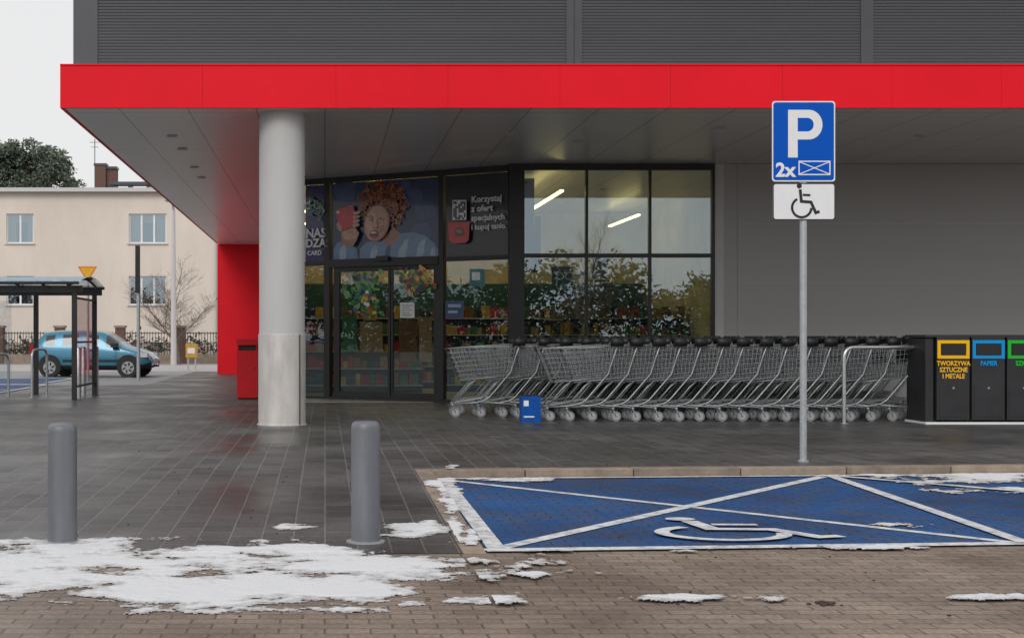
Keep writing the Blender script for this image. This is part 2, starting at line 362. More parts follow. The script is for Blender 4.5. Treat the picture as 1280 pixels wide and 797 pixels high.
# ---------------------------------------------------------------- parking sign
SD=12.7; sx=XA(1004,SD)
ps=empty('parking_sign',(0,0,0))
mb=MB(); mb.tube([(sx,SD,0),(sx,SD,3.42)],.033,0,20); mb.tube([(sx,SD,0),(sx,SD,.02)],.05,0,20)
for zz in (2.45,2.85,3.3):
    mb.obox((sx,SD),(1,0),(0,1),-.045,.045,zz-.02,zz+.02,-.036,.036,0)
mb.obj('post',[M_galv],ps,smooth=True,autos=40)
def rrect(x0,x1,z0,z1,r,n=6):
    pts=[]
    for (cx,cz,a0) in ((x1-r,z1-r,0),(x0+r,z1-r,90),(x0+r,z0+r,180),(x1-r,z0+r,270)):
        for k in range(n+1):
            a=math.radians(a0+90*k/n); pts.append((cx+r*math.cos(a),cz+r*math.sin(a)))
    return pts
def plate(mb,pts,yf,yb,mi,mside):
    b=len(mb.v); n=len(pts)
    for (x,z) in pts: mb.v.append((x,yf,z))
    for (x,z) in pts: mb.v.append((x,yb,z))
    mb.f.append(tuple(b+n-1-k for k in range(n))[::-1]); mb.m.append(mi)
    mb.f.append(tuple(b+n+k for k in range(n))); mb.m.append(mside)
    for k in range(n): mb.f.append((b+k,b+n+k,b+n+(k+1)%n,b+(k+1)%n)); mb.m.append(mside)
SY=SD-.04
def SX(px): return XA(px,SY)
def SZ(py): return ZA(py,SY)
def flat(mb,pts,y,mi=0): mb.face([(x,y,z) for x,z in pts],mi)
mb=MB()
plate(mb,rrect(SX(965),SX(1044),SZ(227),SZ(126.5),.03),SY,SY+.006,0,1); 
flat(mb,rrect(SX(966.6),SX(1042.4),SZ(225.4),SZ(128.1),.027),SY-.001,2)
plate(mb,rrect(SX(966),SX(1044),SZ(275),SZ(229),.025),SY,SY+.006,3,1)
flat(mb,rrect(SX(967.2),SX(1042.8),SZ(273.8),SZ(230.2),.022),SY-.001,0)
mb.obj('plates',[M_swhite,M_sback,M_sblue,M_blk],ps)
mb=MB(); y=SY-.003
def rect(mb,a,b_,c,d_,y,mi=0): mb.face([(SX(a),y,SZ(d_)),(SX(b_),y,SZ(d_)),(SX(b_),y,SZ(c)),(SX(a),y,SZ(c))],mi)
rect(mb,985,997,137.5,197,y)
outer=[(997,137.5),(1011,137.5)]+[(1011+17*math.sin(math.radians(t)),156-18.5*math.cos(math.radians(t))) for t in range(10,180,10)]+[(1011,174.5),(997,174.5)]
inner=[(997,147.5),(1009,147.5)]+[(1009+8*math.sin(math.radians(t)),156-8.5*math.cos(math.radians(t))) for t in range(10,180,10)]+[(1009,164.5),(997,164.5)]
for i in range(len(outer)-1): mb.face([(SX(q[0]),y,SZ(q[1])) for q in (outer[i],outer[i+1],inner[i+1],inner[i])])
for (aa,bb,cc,dd) in ((998,1038,201,202.5),(998,1038,217.5,219),(998,999.5,202.5,217.5),(1036.5,1038,202.5,217.5)): rect(mb,aa,bb,cc,dd,y)
for k,(p0,p1) in enumerate((((999.5,202.5),(1036.5,217.5)),((999.5,217.5),(1036.5,202.5)))):
    for q in strip([(SX(p0[0]),SZ(p0[1])),(SX(p1[0]),SZ(p1[1]))],.009): mb.face([(c.x,y-.0005*(k+1),c.y) for c in q])
mb.obj('symbol_p',[M_swhite],ps)
text('label_2x','2x',.185,(SX(969.5),SY-.003,SZ(220.5)),0,M_swhite,ps,bold=.006)
mb=MB()
for i,fs in enumerate((fa,fb,fc)):
    for q in fs: mb.face([(SX(1005)+(c.x-.5)*.33,SY-.003-.0005*i,SZ(272)+c.y*.33) for c in q])
mb.obj('symbol_wheelchair',[M_blk],ps)
# ---------------------------------------------------------------- supermarket
B=empty('supermarket_building')
FD=17.6; ZS=4.25; ZT=4.25+.565; XL=XA(75,FD)
mb=MB(); 
seams=[75,253,420,560,700,838,978,1115,1252,1390,1530,1670]
for k in range(len(seams)-1):
    mb.box(XA(seams[k],FD)+.0015,XA(seams[k+1],FD)-.0015,FD,FD+.05,ZS,ZT,0)
mb.box(XL+.05,XA(1670,FD),FD+.012,FD+.06,ZS+.002,ZT-.002,1)
k=FD+.05
while k<43: mb.box(XL,XL+.05,k+.003,min(k+1.5,43.4)-.003,ZS,ZT,0); k+=1.5
mb.box(XL+.002,XA(1670,FD),FD-.012,FD+.06,ZT+.001,ZT+.02,2)
mb.obj('fascia',[M_red,M_seam,M_redw],B)
mb=MB(); XR=XA(1670,FD)
mb.face([(XL+.05,FD+.05,ZS+.004),(XL+.05,43.4,ZS+.004),(XR,43.4,ZS+.004),(XR,FD+.05,ZS+.004)])
mb.face([(XL+.05,FD+.05,ZT-.01),(XR,FD+.05,ZT-.01),(XR,43.4,ZT-.01),(XL+.05,43.4,ZT-.01)])
mb.obj('soffit',[M_soff],B)
mb=MB()
for (px,py) in ((215,170),(228,186),(243,209),(252,222),(640,168),(722,176),(900,160),(1150,170)):
    D=(ZS-H)*F/(CY-py); x=XA(px,D)
    mb.lathe((x,D,ZS-.010),[(.08,.012),(.085,0),(.07,-.002),(.065,.004)],0,20,mis=[0,0,0,1])
mb.obj('downlights',[M_gtrim,M_gtrim],B,smooth=False)
UD=18.1; UX=XA(92,UD); ZU0=ZT-.02; ZU1=8.4
mb=MB()
mb.box(UX,UX+30,UD+.05,43.3,ZU0,ZU1,0)
mb.obj('upper_volume',[M_clad],B)
mb=MB()
def ribs(x0,x1):
    z=ZU0; st=.042; dp=-.001
    while z<ZU1:
        mb.face([(x0,UD+.005,z),(x1,UD+.005,z),(x1,UD+dp,z+st*.3),(x0,UD+dp,z+st*.3)],0)
        mb.face([(x0,UD+dp,z+st*.3),(x1,UD+dp,z+st*.3),(x1,UD+dp,z+st*.7),(x0,UD+dp,z+st*.7)],0)
        mb.face([(x0,UD+dp,z+st*.7),(x1,UD+dp,z+st*.7),(x1,UD+.005,z+st),(x0,UD+.005,z+st)],0)
        z+=st
ed=[(122,708),(727,1076),(1091,1440),(1455,1800)]
for a_,b_ in ed: ribs(XA(a_,UD),XA(b_,UD))
for a_,b_ in ((92,122),(708,727),(1076,1091),(1440,1455)): mb.box(XA(a_,UD)-.002,XA(b_,UD)+.002,UD-.014,UD+.04,ZU0,ZU1,1)
for a_ in (717.5,): mb.box(XA(a_,UD)-.004,XA(a_,UD)+.004,UD-.018,UD,ZU0,ZU1,2)
mb.obj('upper_cladding',[M_clad,M_clad2,M_frame],B)
CYc=18.12; ccx=XA(352.5,CYc); R=.313
mb=MB()
mb.lathe((ccx,CYc,0),[(R+.012,0),(R+.012,1.235),(R+.006,1.24),(R,1.243),(R,ZS+.004)],0,64,mis=[1,1,1,0,0])
mb.lathe((ccx,CYc,0),[(R+.03,.0),(R+.03,.012),(R+.012,.014)],1,64)
mb.box(ccx+R*.78,ccx+R*.78+.012,CYc-R*.66-.02,CYc-R*.5,0.01,1.23,2)
mb.obj('column',[M_col,M_colb,M_blk],B,smooth=True,autos=40)
GD=23.3
xw=XA(893,GD)
M_int=mat('interior_wall',(0.60,0.55,0.42),0.8,var=0.2,scale=1)
mb=MB()
mb.box(xw,xw+.16,GD-.02,GD+.2,0,ZS,1)
mb.box(xw+.163,xw+.40,GD,GD+.2,0,ZS,0)
x=xw+.406
while x<XR-1: mb.box(x,x+5.6,GD+.0,GD+.2,0,ZS,0); x+=5.606
mb.box(-1.0,-.9,26.3,43.3,0,ZS,0)
mb.box(-1,XR,32.5,32.7,0,ZS,2)
mb.box(xw+1,xw+1.1,GD+.2,32.5,0,ZS,2)
for k in range(1,4):
    zz=ZS-k*1.05; mb.box(xw+.42,XR-1,GD-.004,GD-.001,zz-.003,zz+.003,1)
mb.obj('grey_walls',[M_gwall,M_gtrim,M_int],B)
mb=MB(); mb.box(XL+.0,-.85,43.35,43.6,0,ZS,0); mb.obj('red_wall',[M_redw],B)
A=Vector((XA(380,25.7),25.7)); Bp=Vector((XA(640,23.45),23.45))
dd=(Bp-A); WL=dd.length; dd.normalize(); nn=Vector((dd.y,-dd.x))
if nn.y>0: nn=-nn
def U(px,off=0.0):
    k=(px-CX)/F; ax=A.x+nn.x*off; ay=A.y+nn.y*off
    return (k*ay-ax)/(dd.x-k*dd.y)
ang=math.atan2(dd.y,dd.x)
fr=MB()
def fb_(p0,p1,z0,z1,n0=-.05,n1=.05,mi=0): fr.obox(A,dd,nn,U(p0),U(p1),z0,z1,n0,n1,mi)
ZTR0=2.53; ZTR1=2.66
uL=340
fb_(uL,640,4.14,4.252,-.06,.06)
fb_(uL,640,0,.06,-.06,.05)
fb_(407,414,0.06,4.14,-.06,.07); fb_(550,556,.06,4.14,-.06,.07); fb_(uL,uL+4,.06,4.14)
fb_(414,550,ZTR0,ZTR1+.02,-.07,.09); fb_(556,640,ZTR0+.05,ZTR1,-.05,.05); fb_(uL+4,407,ZTR0+.05,ZTR1,-.05,.05)
for (p0,p1) in ((418,425),(486,488.5),(489.5,492),(543,549.5)): fb_(p0,p1,.065,ZTR0-.002,-.03,.03)
for (p0,p1) in ((425,486),(492,543)): fb_(p0,p1,.065,.16,-.028,.028); fb_(p0,p1,ZTR0-.09,ZTR0-.003,-.028,.028)
fb_(475,490,ZTR1-.04,ZTR1+.05,.092,.16)
fr.box(XA(636,GD),XA(655,GD),GD-.06,GD+.12,0,ZS,0)
fd=GD
for px in (733,812): fr.box(XA(px-1.6,fd),XA(px+1.6,fd),fd-.05,fd+.05,.4,4.14,0)
fr.box(XA(889,fd),xw-.003,fd-.05,fd+.05,0,ZS,0)
fr.box(XA(655.2,fd),XA(889,fd),fd-.05,fd+.05,4.14,ZS,0); fr.box(XA(655.2,fd),XA(889,fd),fd-.05,fd+.05,0,.4,0)
for (p0,p1) in ((655.2,731.4),(734.6,810.4),(813.6,889)): fr.box(XA(p0,fd),XA(p1,fd),fd-.045,fd+.045,2.60,2.67,0)
fr.obj('window_frames',[M_frame],B)
gl=MB()
def gq(p0,p1,z0,z1,off=0.0,mi=0):
    P=[A+dd*U(p)+nn*off for p in (p0,p1)]
    gl.face([(P[0].x,P[0].y,z0),(P[1].x,P[1].y,z0),(P[1].x,P[1].y,z1),(P[0].x,P[0].y,z1)],mi)
gq(uL,414,.05,4.15,-.01,1); gq(414,550,ZTR1,4.15,-.011,1); gq(552,638,.05,4.15,-.01,1); gq(425,487,.1,ZTR0,-.005,1); gq(491,545,.1,ZTR0,.012,1)
gl.face([(XA(655,fd),fd,.3),(XA(890,fd),fd,.3),(XA(890,fd),fd,4.2),(XA(655,fd),fd,4.2)],0)
gl.obj('glazing',[M_glassW,M_glassD],B)
# posters
def wp(px,py,off):
    u=U(px,off); P=A+dd*u+nn*off; return (P.x,P.y,ZA(py,P.y))
cols={'navy':(0.026,0.050,0.125),'purple':(0.04,0.035,0.15),'char':(0.024,0.026,0.034),'hair':(0.30,0.065,0.02),'hair2':(0.48,0.15,0.04),'skin':(0.55,0.29,0.20),'red':(0.58,0.02,0.03),
 'shirt':(0.15,0.26,0.42),'shirt2':(0.34,0.44,0.56),'white':(0.70,0.72,0.74),'dark':(0.04,0.012,0.01),'green':(0.03,0.20,0.06),'brown':(0.12,0.03,0.015),'yellow':(0.6,0.42,0.06),'lime':(0.15,0.34,0.10),'teal':(0.02,0.17,0.19),'grey':(0.3,0.3,0.3),
 'skin2':(0.38,0.17,0.11),'skin3':(0.66,0.38,0.28),'navy2':(0.045,0.085,0.20)}
names=list(cols); pml=[mat('poster_'+k,c,0.22,var=0.22,scale=9,coat=0.3,spec=.4) for k,c in cols.items()]
po=MB(); off=[.012]
def rp(p0,p1,z0,z1,c,o):
    P=[A+dd*U(p,o)+nn*o for p in (p0,p1)]
    po.face([(P[0].x,P[0].y,z0),(P[1].x,P[1].y,z0),(P[1].x,P[1].y,z1),(P[0].x,P[0].y,z1)],names.index(c))
def poly(pts,c):
    off[0]+=.00003; po.face([wp(a_,b_,off[0]) for a_,b_ in pts],names.index(c))
def blob(cx,cy,rx,ry,c,n=18,jit=0,rot=0):
    cr,sr=math.cos(rot),math.sin(rot); pts=[]
    for k in range(n):
        t=2*math.pi*k/n; j=1+random.uniform(-jit,jit); x=rx*j*math.cos(t); y=ry*j*math.sin(t); pts.append((cx+x*cr-y*sr,cy+x*sr+y*cr))
    poly(pts,c)
def curl(cx,cy,r,c):
    a0=random.uniform(0,6.28); P=[(cx+r*math.cos(a0+t*.6),cy+r*.9*math.sin(a0+t*.6)) for t in range(6)]
    for q in strip(P,r*.5): poly([(v.x,v.y) for v in q],c)
rp(415,549.5,ZTR1+.02,4.13,'navy',.010); rp(382,406.5,ZTR1,4.13,'purple',.010); rp(557,636,ZTR1+.0,4.13,'char',.010)
for k in range(12): blob(random.uniform(430,535),random.uniform(238,300),random.uniform(8,16),random.uniform(6,14),'navy2',12,.15)
poly([(449,325),(450,311),(458,303),(470,301),(486,299),(500,292),(516,290),(532,295),(543,304),(549,314),(549,325)],'shirt')
poly([(496,325),(499,312),(505,301),(511,297),(509,310),(506,325)],'shirt2'); poly([(520,325),(522,308),(527,300),(532,299),(530,312),(528,325)],'shirt2'); poly([(537,325),(539,311),(543,308),(545,325)],'shirt2')
poly([(462,325),(464,312),(470,305),(472,314),(469,325)],'shirt2'); poly([(480,325),(483,310),(489,303),(488,315),(486,325)],'navy2')
poly([(417,325),(417,312),(422,303),(432,300),(441,303),(446,312),(448,325)],'shirt'); poly([(424,325),(425,310),(431,304),(433,315),(432,325)],'shirt2')
poly([(478,298),(492,284),(500,292),(494,303),(484,307)],'skin2')
blob(479,254,26,24,'brown',24,.1)
for k in range(420):
    t=random.uniform(0,2*math.pi); rr=random.random()**.5; x=479+31*rr*math.cos(t); y=256+30*rr*math.sin(t)
    if y>282 and x<486: continue
    curl(x,y,random.uniform(1.3,3.2),random.choice(['hair','hair','hair2','brown','hair2','hair']))
blob(471,279,15.5,23,'skin2',24,rot=.22); blob(469.5,279,13.8,21.5,'skin',24,rot=.22); blob(464,276,7,11,'skin3',18,rot=.2)
blob(463,287,3.5,5,'skin3',12,rot=.3); blob(477.5,286,3.4,5,'skin2',12,rot=.2)
for k in range(140):
    t=random.uniform(math.pi*1.0,2*math.pi*1.03); curl(474+21*math.cos(t)+random.uniform(-3,3),262+13*math.sin(t)+random.uniform(-4,3),random.uniform(1.3,2.8),random.choice(['hair','hair2','hair','hair2','brown']))
for (ex,ey) in ((462.5,274),(476,276.5)):
    blob(ex,ey,3.4,2.1,'skin2',12,rot=.2); blob(ex,ey,2.7,1.1,'white',10,rot=.2); blob(ex,ey,1.0,1.05,'dark',8); 
    poly([(ex-3.6,ey-3.2),(ex,ey-4.6),(ex+3.8,ey-3.2),(ex+3.6,ey-2.4),(ex,ey-3.6),(ex-3.4,ey-2.5)],'hair')
poly([(468.6,275),(470.6,275.5),(471.8,283.5),(469,285),(466,283.6)],'skin3'); blob(467.5,284.4,1.1,.6,'brown',8); blob(470.6,284.9,1.1,.6,'brown',8)
blob(467,292.5,5.2,5.2,'skin2',16); blob(467,292.6,4.4,4.5,'dark',16); poly([(463.2,290.2),(467,289),(470.8,290.2),(470,291.8),(464,291.8)],'white'); blob(466.8,295.6,2.8,1.2,'red',10)
poly([(428,306),(426,292),(432,284),(444,284),(449,291),(446,300),(441,308)],'skin2'); blob(437,292,9,9,'skin',14,.08,.3)
poly([(419,263),(441,256),(448,282),(426,290)],'red'); poly([(420.5,264.5),(424,263.4),(424.6,266),(421,267.2)],'white'); poly([(426,288),(447,280.5),(447.6,282.5),(426.6,290)],'brown')
for k in range(4): blob(446-k*.3,266+k*5.2,4.6,2.1,'skin',12,rot=-.3); blob(443-k*.3,265.4+k*5.2,1.5,1.2,'skin3',8)
blob(424,284,2.6,5.5,'skin',12,rot=-.5)
for k in range(26): curl(394+random.uniform(-8,9),262+random.uniform(-13,13),random.uniform(2,4),random.choice(['lime','teal','green','navy2']))
poly([(565.5,250),(583,250),(583,275),(565.5,275)],'white')
for i in range(7):
    for j in range(8):
        if random.random()<.5: poly([(566.6+i*2.2,252+j*2.8),(568.7+i*2.2,252+j*2.8),(568.7+i*2.2,254.7+j*2.8),(566.6+i*2.2,254.7+j*2.8)],'char')
poly([(560,278),(587,278),(586,300),(581,304),(566,304),(561,300)],'red'); blob(574,290,7,6,'brown',12,.2); blob(574,289,4,3,'skin2',10,.2); poly([(562,281),(585,281),(585,283),(562,283)],'red')
# decals on the door leaves: salad leaves on the left, groceries on the right
off[0]=max(off[0],.035)
for k in range(130):
    px=random.gauss(456,12); py=random.gauss(366,13)
    if not(427<px<484 and 338<py<397): continue
    blob(px,py,random.uniform(1.5,5),random.uniform(1.0,3.4),random.choice(['green','lime','teal','green','green','lime','char','navy2']),9,.3,random.uniform(0,3))
for k in range(12): blob(random.gauss(462,9),random.gauss(376,8),random.uniform(1.5,3),random.uniform(1.5,3),random.choice(['red','yellow','white']),9,.15)
for k in range(110):
    px=random.gauss(519,12); py=random.gauss(349,8)
    if not(493<px<543 and 334<py<369): continue
    blob(px,py,random.uniform(1.5,4.5),random.uniform(1.0,3.4),random.choice(['green','brown','brown','hair','red','lime','yellow','char']),9,.3,random.uniform(0,3))
poly([(500,378),(518,378),(518,397),(500,397)],'white'); 
for k in range(5): poly([(503,381+k*3),(515-k%2*3,381+k*3),(515-k%2*3,382+k*3),(503,382+k*3)],'grey')
poly([(587,336),(606,336),(606,358),(587,358)],'teal'); poly([(590,340),(600,340),(600,350),(590,350)],'white')
poly([(556.8,376),(580,376),(580,398),(556.8,398)],'navy2'); poly([(560,380),(576,380),(576,384),(560,384)],'shirt2'); poly([(560,388),(572,388),(572,391),(560,391)],'shirt2')
po.obj('posters',pml,B)
print('off',off[0])
WH=pml[names.index('white')]
def wt(nm,s,px,py,size,m=WH,o=.09,bold=.004): 
    q=wp(px,py,o); text(nm,s,size,q,ang,m,B,bold=bold)
wt('text_a','Korzystaj',589,253,.156,o=.07,bold=.005); wt('text_b','z ofert',589,264.5,.156,o=.07,bold=.005); wt('text_c','specjalnych',589,276,.144,o=.07,bold=.005); wt('text_d','i kupuj tanio.',589,287,.132,o=.07,bold=.004)
wt('text_e','NAS',382,297,.24,o=.07,bold=.008); wt('text_f','DZA!',382,309,.22,o=.07,bold=.008); wt('text_g','CARD',384,319,.12,o=.07); wt('text_h','Card',422,283,.20,o=.07,bold=.006)
wt('text_j','d',380,262,.3,o=.07); wt('text_i','fresh',436,354,.30,pml[names.index('shirt2')],o=.07,bold=.006)
# interior -----------------------------------------------
it=MB()
IM=[M_int,mat('shelf_green',(0.05,0.20,0.09),.6,var=.4,scale=14),mat('shelf_red',(0.42,0.04,0.03),.6,var=.4,scale=14),mat('shelf_brown',(0.22,0.11,0.05),.6,var=.4,scale=14),mat('cardboard',(0.42,0.29,0.16),.7,var=.3,scale=12),mat('floor_tile',(0.42,0.40,0.37),.25),mat('dark_teal',(0.014,0.08,0.085),.5),M_frame,mat('shelf_metal',(.5,.5,.48),.5),mat('product_yellow',(0.55,0.38,0.05),.5,var=.4,scale=12)]
it.box(-.85,xw+.9,24.2,32.4,.001,.01,5)
it.box(-.85,xw+.9,32.3,32.45,.0,2.5,6)
for (x0,y0,L_) in ((-.5,28.2,2.6),(2.6,28.6,2.2),(5.2,28.4,2.6),(-.4,30.6,7.6)):
    it.box(x0,x0+L_,y0+.3,y0+.34,.01,1.75,7)
    for lv in range(5):
        zz=.15+lv*.36; it.box(x0,x0+L_,y0,y0+.3,zz,zz+.025,8)
        k=x0
        while k<x0+L_-.1:
            w_=random.uniform(.07,.2); it.box(k,k+w_-.01,y0+.03,y0+.25,zz+.026,zz+.026+random.uniform(.14,.27),random.choice([1,2,3,4,6,3,7,9])); k+=w_
for (pxa,pxb,ya,yb,mi) in ((428,446,395,440,1),(450,478,402,440,4),(455,470,380,400,9),(500,520,400,452,3),(524,540,396,452,4)):
    D=27.0; it.box(XA(pxa,D),XA(pxb,D),D,D+.5,max(.02,ZA(yb,D)),ZA(ya,D),mi)
for (p0,p1,y0,y1,c) in ((690,716,333,372,6),(694,728,360,398,3),(737,764,350,395,3),(740,760,322,348,4),(657,672,290,340,7),(668,676,270,330,7)):
    D=24.1; it.box(XA(p0,D),XA(p1,D),D,D+.05,ZA(y1,D),ZA(y0,D),c)
it.box(XA(655,25),XA(668,25),25,25.2,2.6,4.2,7)
it.obj('interior_fittings',IM,B)
text('text_k','DOBRY\nWYBOR',.22,(XA(694,24.05),24.05,ZA(350,24.05)),0,WH,B,bold=.003)
li=MB(); 
for (x0,y0,x1,y1) in ((1.0,26.3,1.0,32),(4.35,24.2,4.35,32),(-.5,27.6,3.8,27.6),(-.5,30.6,3.9,30.6),(6.9,29,6.9,32)):
    if x0==x1: li.box(x0-.03,x0+.03,y0,y1,3.86,3.90)
    else: li.box(x0,x1,y0-.03,y0+.03,3.80,3.845)
li.obj('ceiling_lights',[emis('warm_strip',(1.0,0.70,0.30),7.0)],B)
# ---------------------------------------------------------------- red waste bin
wb=empty('waste_bin'); D=25.4; x0=XA(296,D); x1=XA(322,D)
mb=MB(); mb.box(x0,x1,D,D+.42,.03,.94,0); mb.box(x0-.015,x1+.015,D-.02,D+.43,1.04,1.16,0)
for xx in (x0+.005,x1-.035):
    for yy in (D+.01,D+.37): mb.box(xx,xx+.03,yy,yy+.03,.94,1.04,0)
mb.box(x0+.02,x1-.02,D+.02,D+.4,0,.03,1); mb.box(x0+.035,x1-.035,D+.05,D+.36,.94,1.04,1); mb.tube([(x1-.06,D-.012,.6),(x1-.06,D+.001,.6)],.018,1,10)
mb.obj('body',[M_redbin,M_blk],wb,bevel=.012)
# ---------------------------------------------------------------- shopping cart mesh
def cart_mesh():
    m=MB(); W=.0042; T=.0105
    tr=(.40,.285,.97); tf=(-.50,.20,.905); brr=(.33,.25,.56); bf=(-.33,.17,.485)
    def lerp(a,b,t): return tuple(a[i]+(b[i]-a[i])*t for i in range(3))
    for s in (1,-1):
        A1=(tr[0],tr[1]*s,tr[2]);B1=(tf[0],tf[1]*s,tf[2]);C1=(brr[0],brr[1]*s,brr[2]);D1=(bf[0],bf[1]*s,bf[2])
        m.tube([A1,B1],.007,0,6)
        m.tube([C1,D1],.007,0,6)
        for k in range(1,7): m.tube([lerp(A1,C1,k/7),lerp(B1,D1,k/7)],W*.8,0,4,cap=False)
        for k in range(0,17): m.tube([lerp(A1,B1,k/16),lerp(C1,D1,k/16)],W,0,4,cap=False)
        m.tube([(.47,.27*s,1.0),(.40,.265*s,.80),(.34,.26*s,.60),(.06,.25*s,.27),(-.02,.245*s,.22),(-.14,.235*s,.195),(-.43,.19*s,.175)],T,0,8)
        m.tube([(.42,.25*s,.17),(.20,.25*s,.19),(-.02,.245*s,.205)],T,0,8)
        m.tube([(-.12,.19*s,.50),(-.20,.20*s,.44),(-.42,.19*s,.185)],T*.9,0,8)
        m.tube([(.47,.27*s,1.0),(.49,.275*s,1.03)],.02,1,8)
        for (wx,wy) in ((-.42,.19*s),(.40,.25*s)):
            m.tube([(wx,wy,.18),(wx,wy,.14)],.018,0,8)
            for q in (-.02,.02): m.tube([(wx,wy+q,.145),(wx+.035,wy+q,.065)],.006,0,4)
            m.tube([(wx+.035,wy-.014,.064),(wx+.035,wy+.014,.064)],.064,2,18)
            m.tube([(wx+.035,wy-.017,.064),(wx+.035,wy+.017,.064)],.042,3,14)
            m.tube([(wx+.035,wy-.022,.064),(wx+.035,wy+.022,.064)],.012,0,8)
    for k in range(0,8):
        t=k/7; y1=tf[1]*(1-2*t); y2=bf[1]*(1-2*t); m.tube([(tf[0],y1,tf[2]),(bf[0],y2,bf[2])],W,0,4,cap=False)
        y3=brr[1]*(1-2*t); m.tube([(bf[0],y2,bf[2]),(brr[0],y3,brr[2])],W,0,4,cap=False)
        y4=tr[1]*(1-2*t); m.tube([(tr[0],y4*.93,tr[2]-.01),(brr[0],y3*.93,brr[2])],W,0,4,cap=False)
    for k in range(0,6):
        t=k/5; a=lerp(tf,bf,t); m.tube([a,(a[0],-a[1],a[2])],W if k else .007,0,4,cap=False)
        a=lerp(brr,bf,t); m.tube([a,(a[0],-a[1],a[2])],W,0,4,cap=False)
    m.tube([(-.43,.19,.178),(-.43,-.19,.178)],T,0,8); m.tube([(.06,.25,.27),(.06,-.25,.27)],T*.8,0,8); m.tube([(-.14,.235,.195),(-.14,-.235,.195)],T*.7,0,6)
    for k in range(5): yy=-.16+k*.08; m.tube([(.06,yy,.27),(-.43,yy*.9,.18)],W,0,4,cap=False)
    m.tube([(.49,.29,1.035),(.49,-.29,1.035)],.021,1,10)
    m.obox((.49,.16),(0,1),(1,0),-.05,.05,1.0,1.075,-.03,.035,1)
    for s in (1,-1): m.obox((.455,.28*s),(1,0),(0,1),-.09,.07,.945,1.055,-.018,.018,1)
    m.obox((.375,0),(1,0),(0,1),-.008,.008,.74,.955,-.2,.2,1)
    m.tube([(.40,.24,.955),(.40,-.24,.955)],.010,1,6); m.tube([(.30,.22,.72),(.30,-.22,.72)],.007,1,6)
    for s in (1,-1): m.tube([(-.505,.2*s,.915),(-.49,.2*s,.88)],.016,1,8)
    me=bpy.data.meshes.new('shopping_cart'); me.from_pydata(m.v,[],m.f)
    for q in (M_zinc,M_black,M_wheel,M_galv): me.materials.append(q)
    me.polygons.foreach_set('material_index',m.m); me.polygons.foreach_set('use_smooth',[len(f)==4 for f in m.f]); me.update(); return me
CM=cart_mesh()
def cart(x,y,rz=0,s=1.13):
    o=bpy.data.objects.new('shopping_cart',CM); COL.objects.link(o); o.location=(x,y,0); o.scale=(s,s,s); o.rotation_euler=(0,0,rz)
xs=XA(672,19)+.57
k=0
while xs+k*.305<XA(1150,19.1)-.5: cart(xs+k*.305+random.uniform(-.02,.02),19.05+random.uniform(-.02,.02),random.uniform(-.012,.012)); k+=1
x=XA(556,20.1)+.57
for d0 in [0,.36,.70,1.02,1.3]: cart(x+d0,19.95+random.uniform(-.02,.02),random.uniform(-.05,.05))
x=x+1.62
while x<XA(1150,20)-.5: cart(x,19.95,random.uniform(-.01,.01)); x+=.33
for yy in (20.85,21.7):
    x=XA(556 if yy<21 else 575,yy)+.6+random.uniform(0,.1)
    while x<XA(1155,yy)-.4: cart(x,yy,random.uniform(-.015,.015)); x+=.33
def hoop(name,pts,r,m):
    P=[Vector(p) for p in pts]; out=[P[0]]
    for i in range(1,len(P)-1):
        a=(P[i-1]-P[i]).normalized(); b=(P[i+1]-P[i]).normalized(); R_=.16
        for t in range(7):
            u=t/6; q0=P[i]+a*R_; q2=P[i]+b*R_; out.append(q0*(1-u)**2+P[i]*2*u*(1-u)+q2*u*u)
    out.append(P[-1]); mb=MB(); mb.tube(out,r,0,12)
    for e in (P[0],P[-1]): mb.lathe((e.x,e.y,0),[(r+.04,0),(r+.04,.01),(r,.012)],0,16)
    return mb.obj(name,[m],smooth=True,autos=50)
hd=18.3; hoop('cart_guard_rail',[(XA(1055,hd),hd,0),(XA(1055,hd),hd,ZA(434,hd)),(XA(1166,hd),hd+.3,ZA(434,hd)),(XA(1166,hd),hd+.3,0)],.028,M_steel)
bx=empty('blue_display_box'); D=18.72; x0=XA(652,D); x1=XA(676,D)
mb=MB(); mb.box(x0,x1,D,D+.22,0.0,.36,0); mb.box(x0+.03,x0+.10,D-.003,D+.001,.22,.30,1); mb.box(x0+.03,x0+.18,D-.003,D+.001,.06,.08,1); mb.box(x0+.02,x1-.02,D+.02,D+.2,.361,.38,2)
mb.obj('body',[mat('box_blue',(0.003,0.08,0.36),.5,spec=.2),M_swhite,M_blk],bx,bevel=.006)
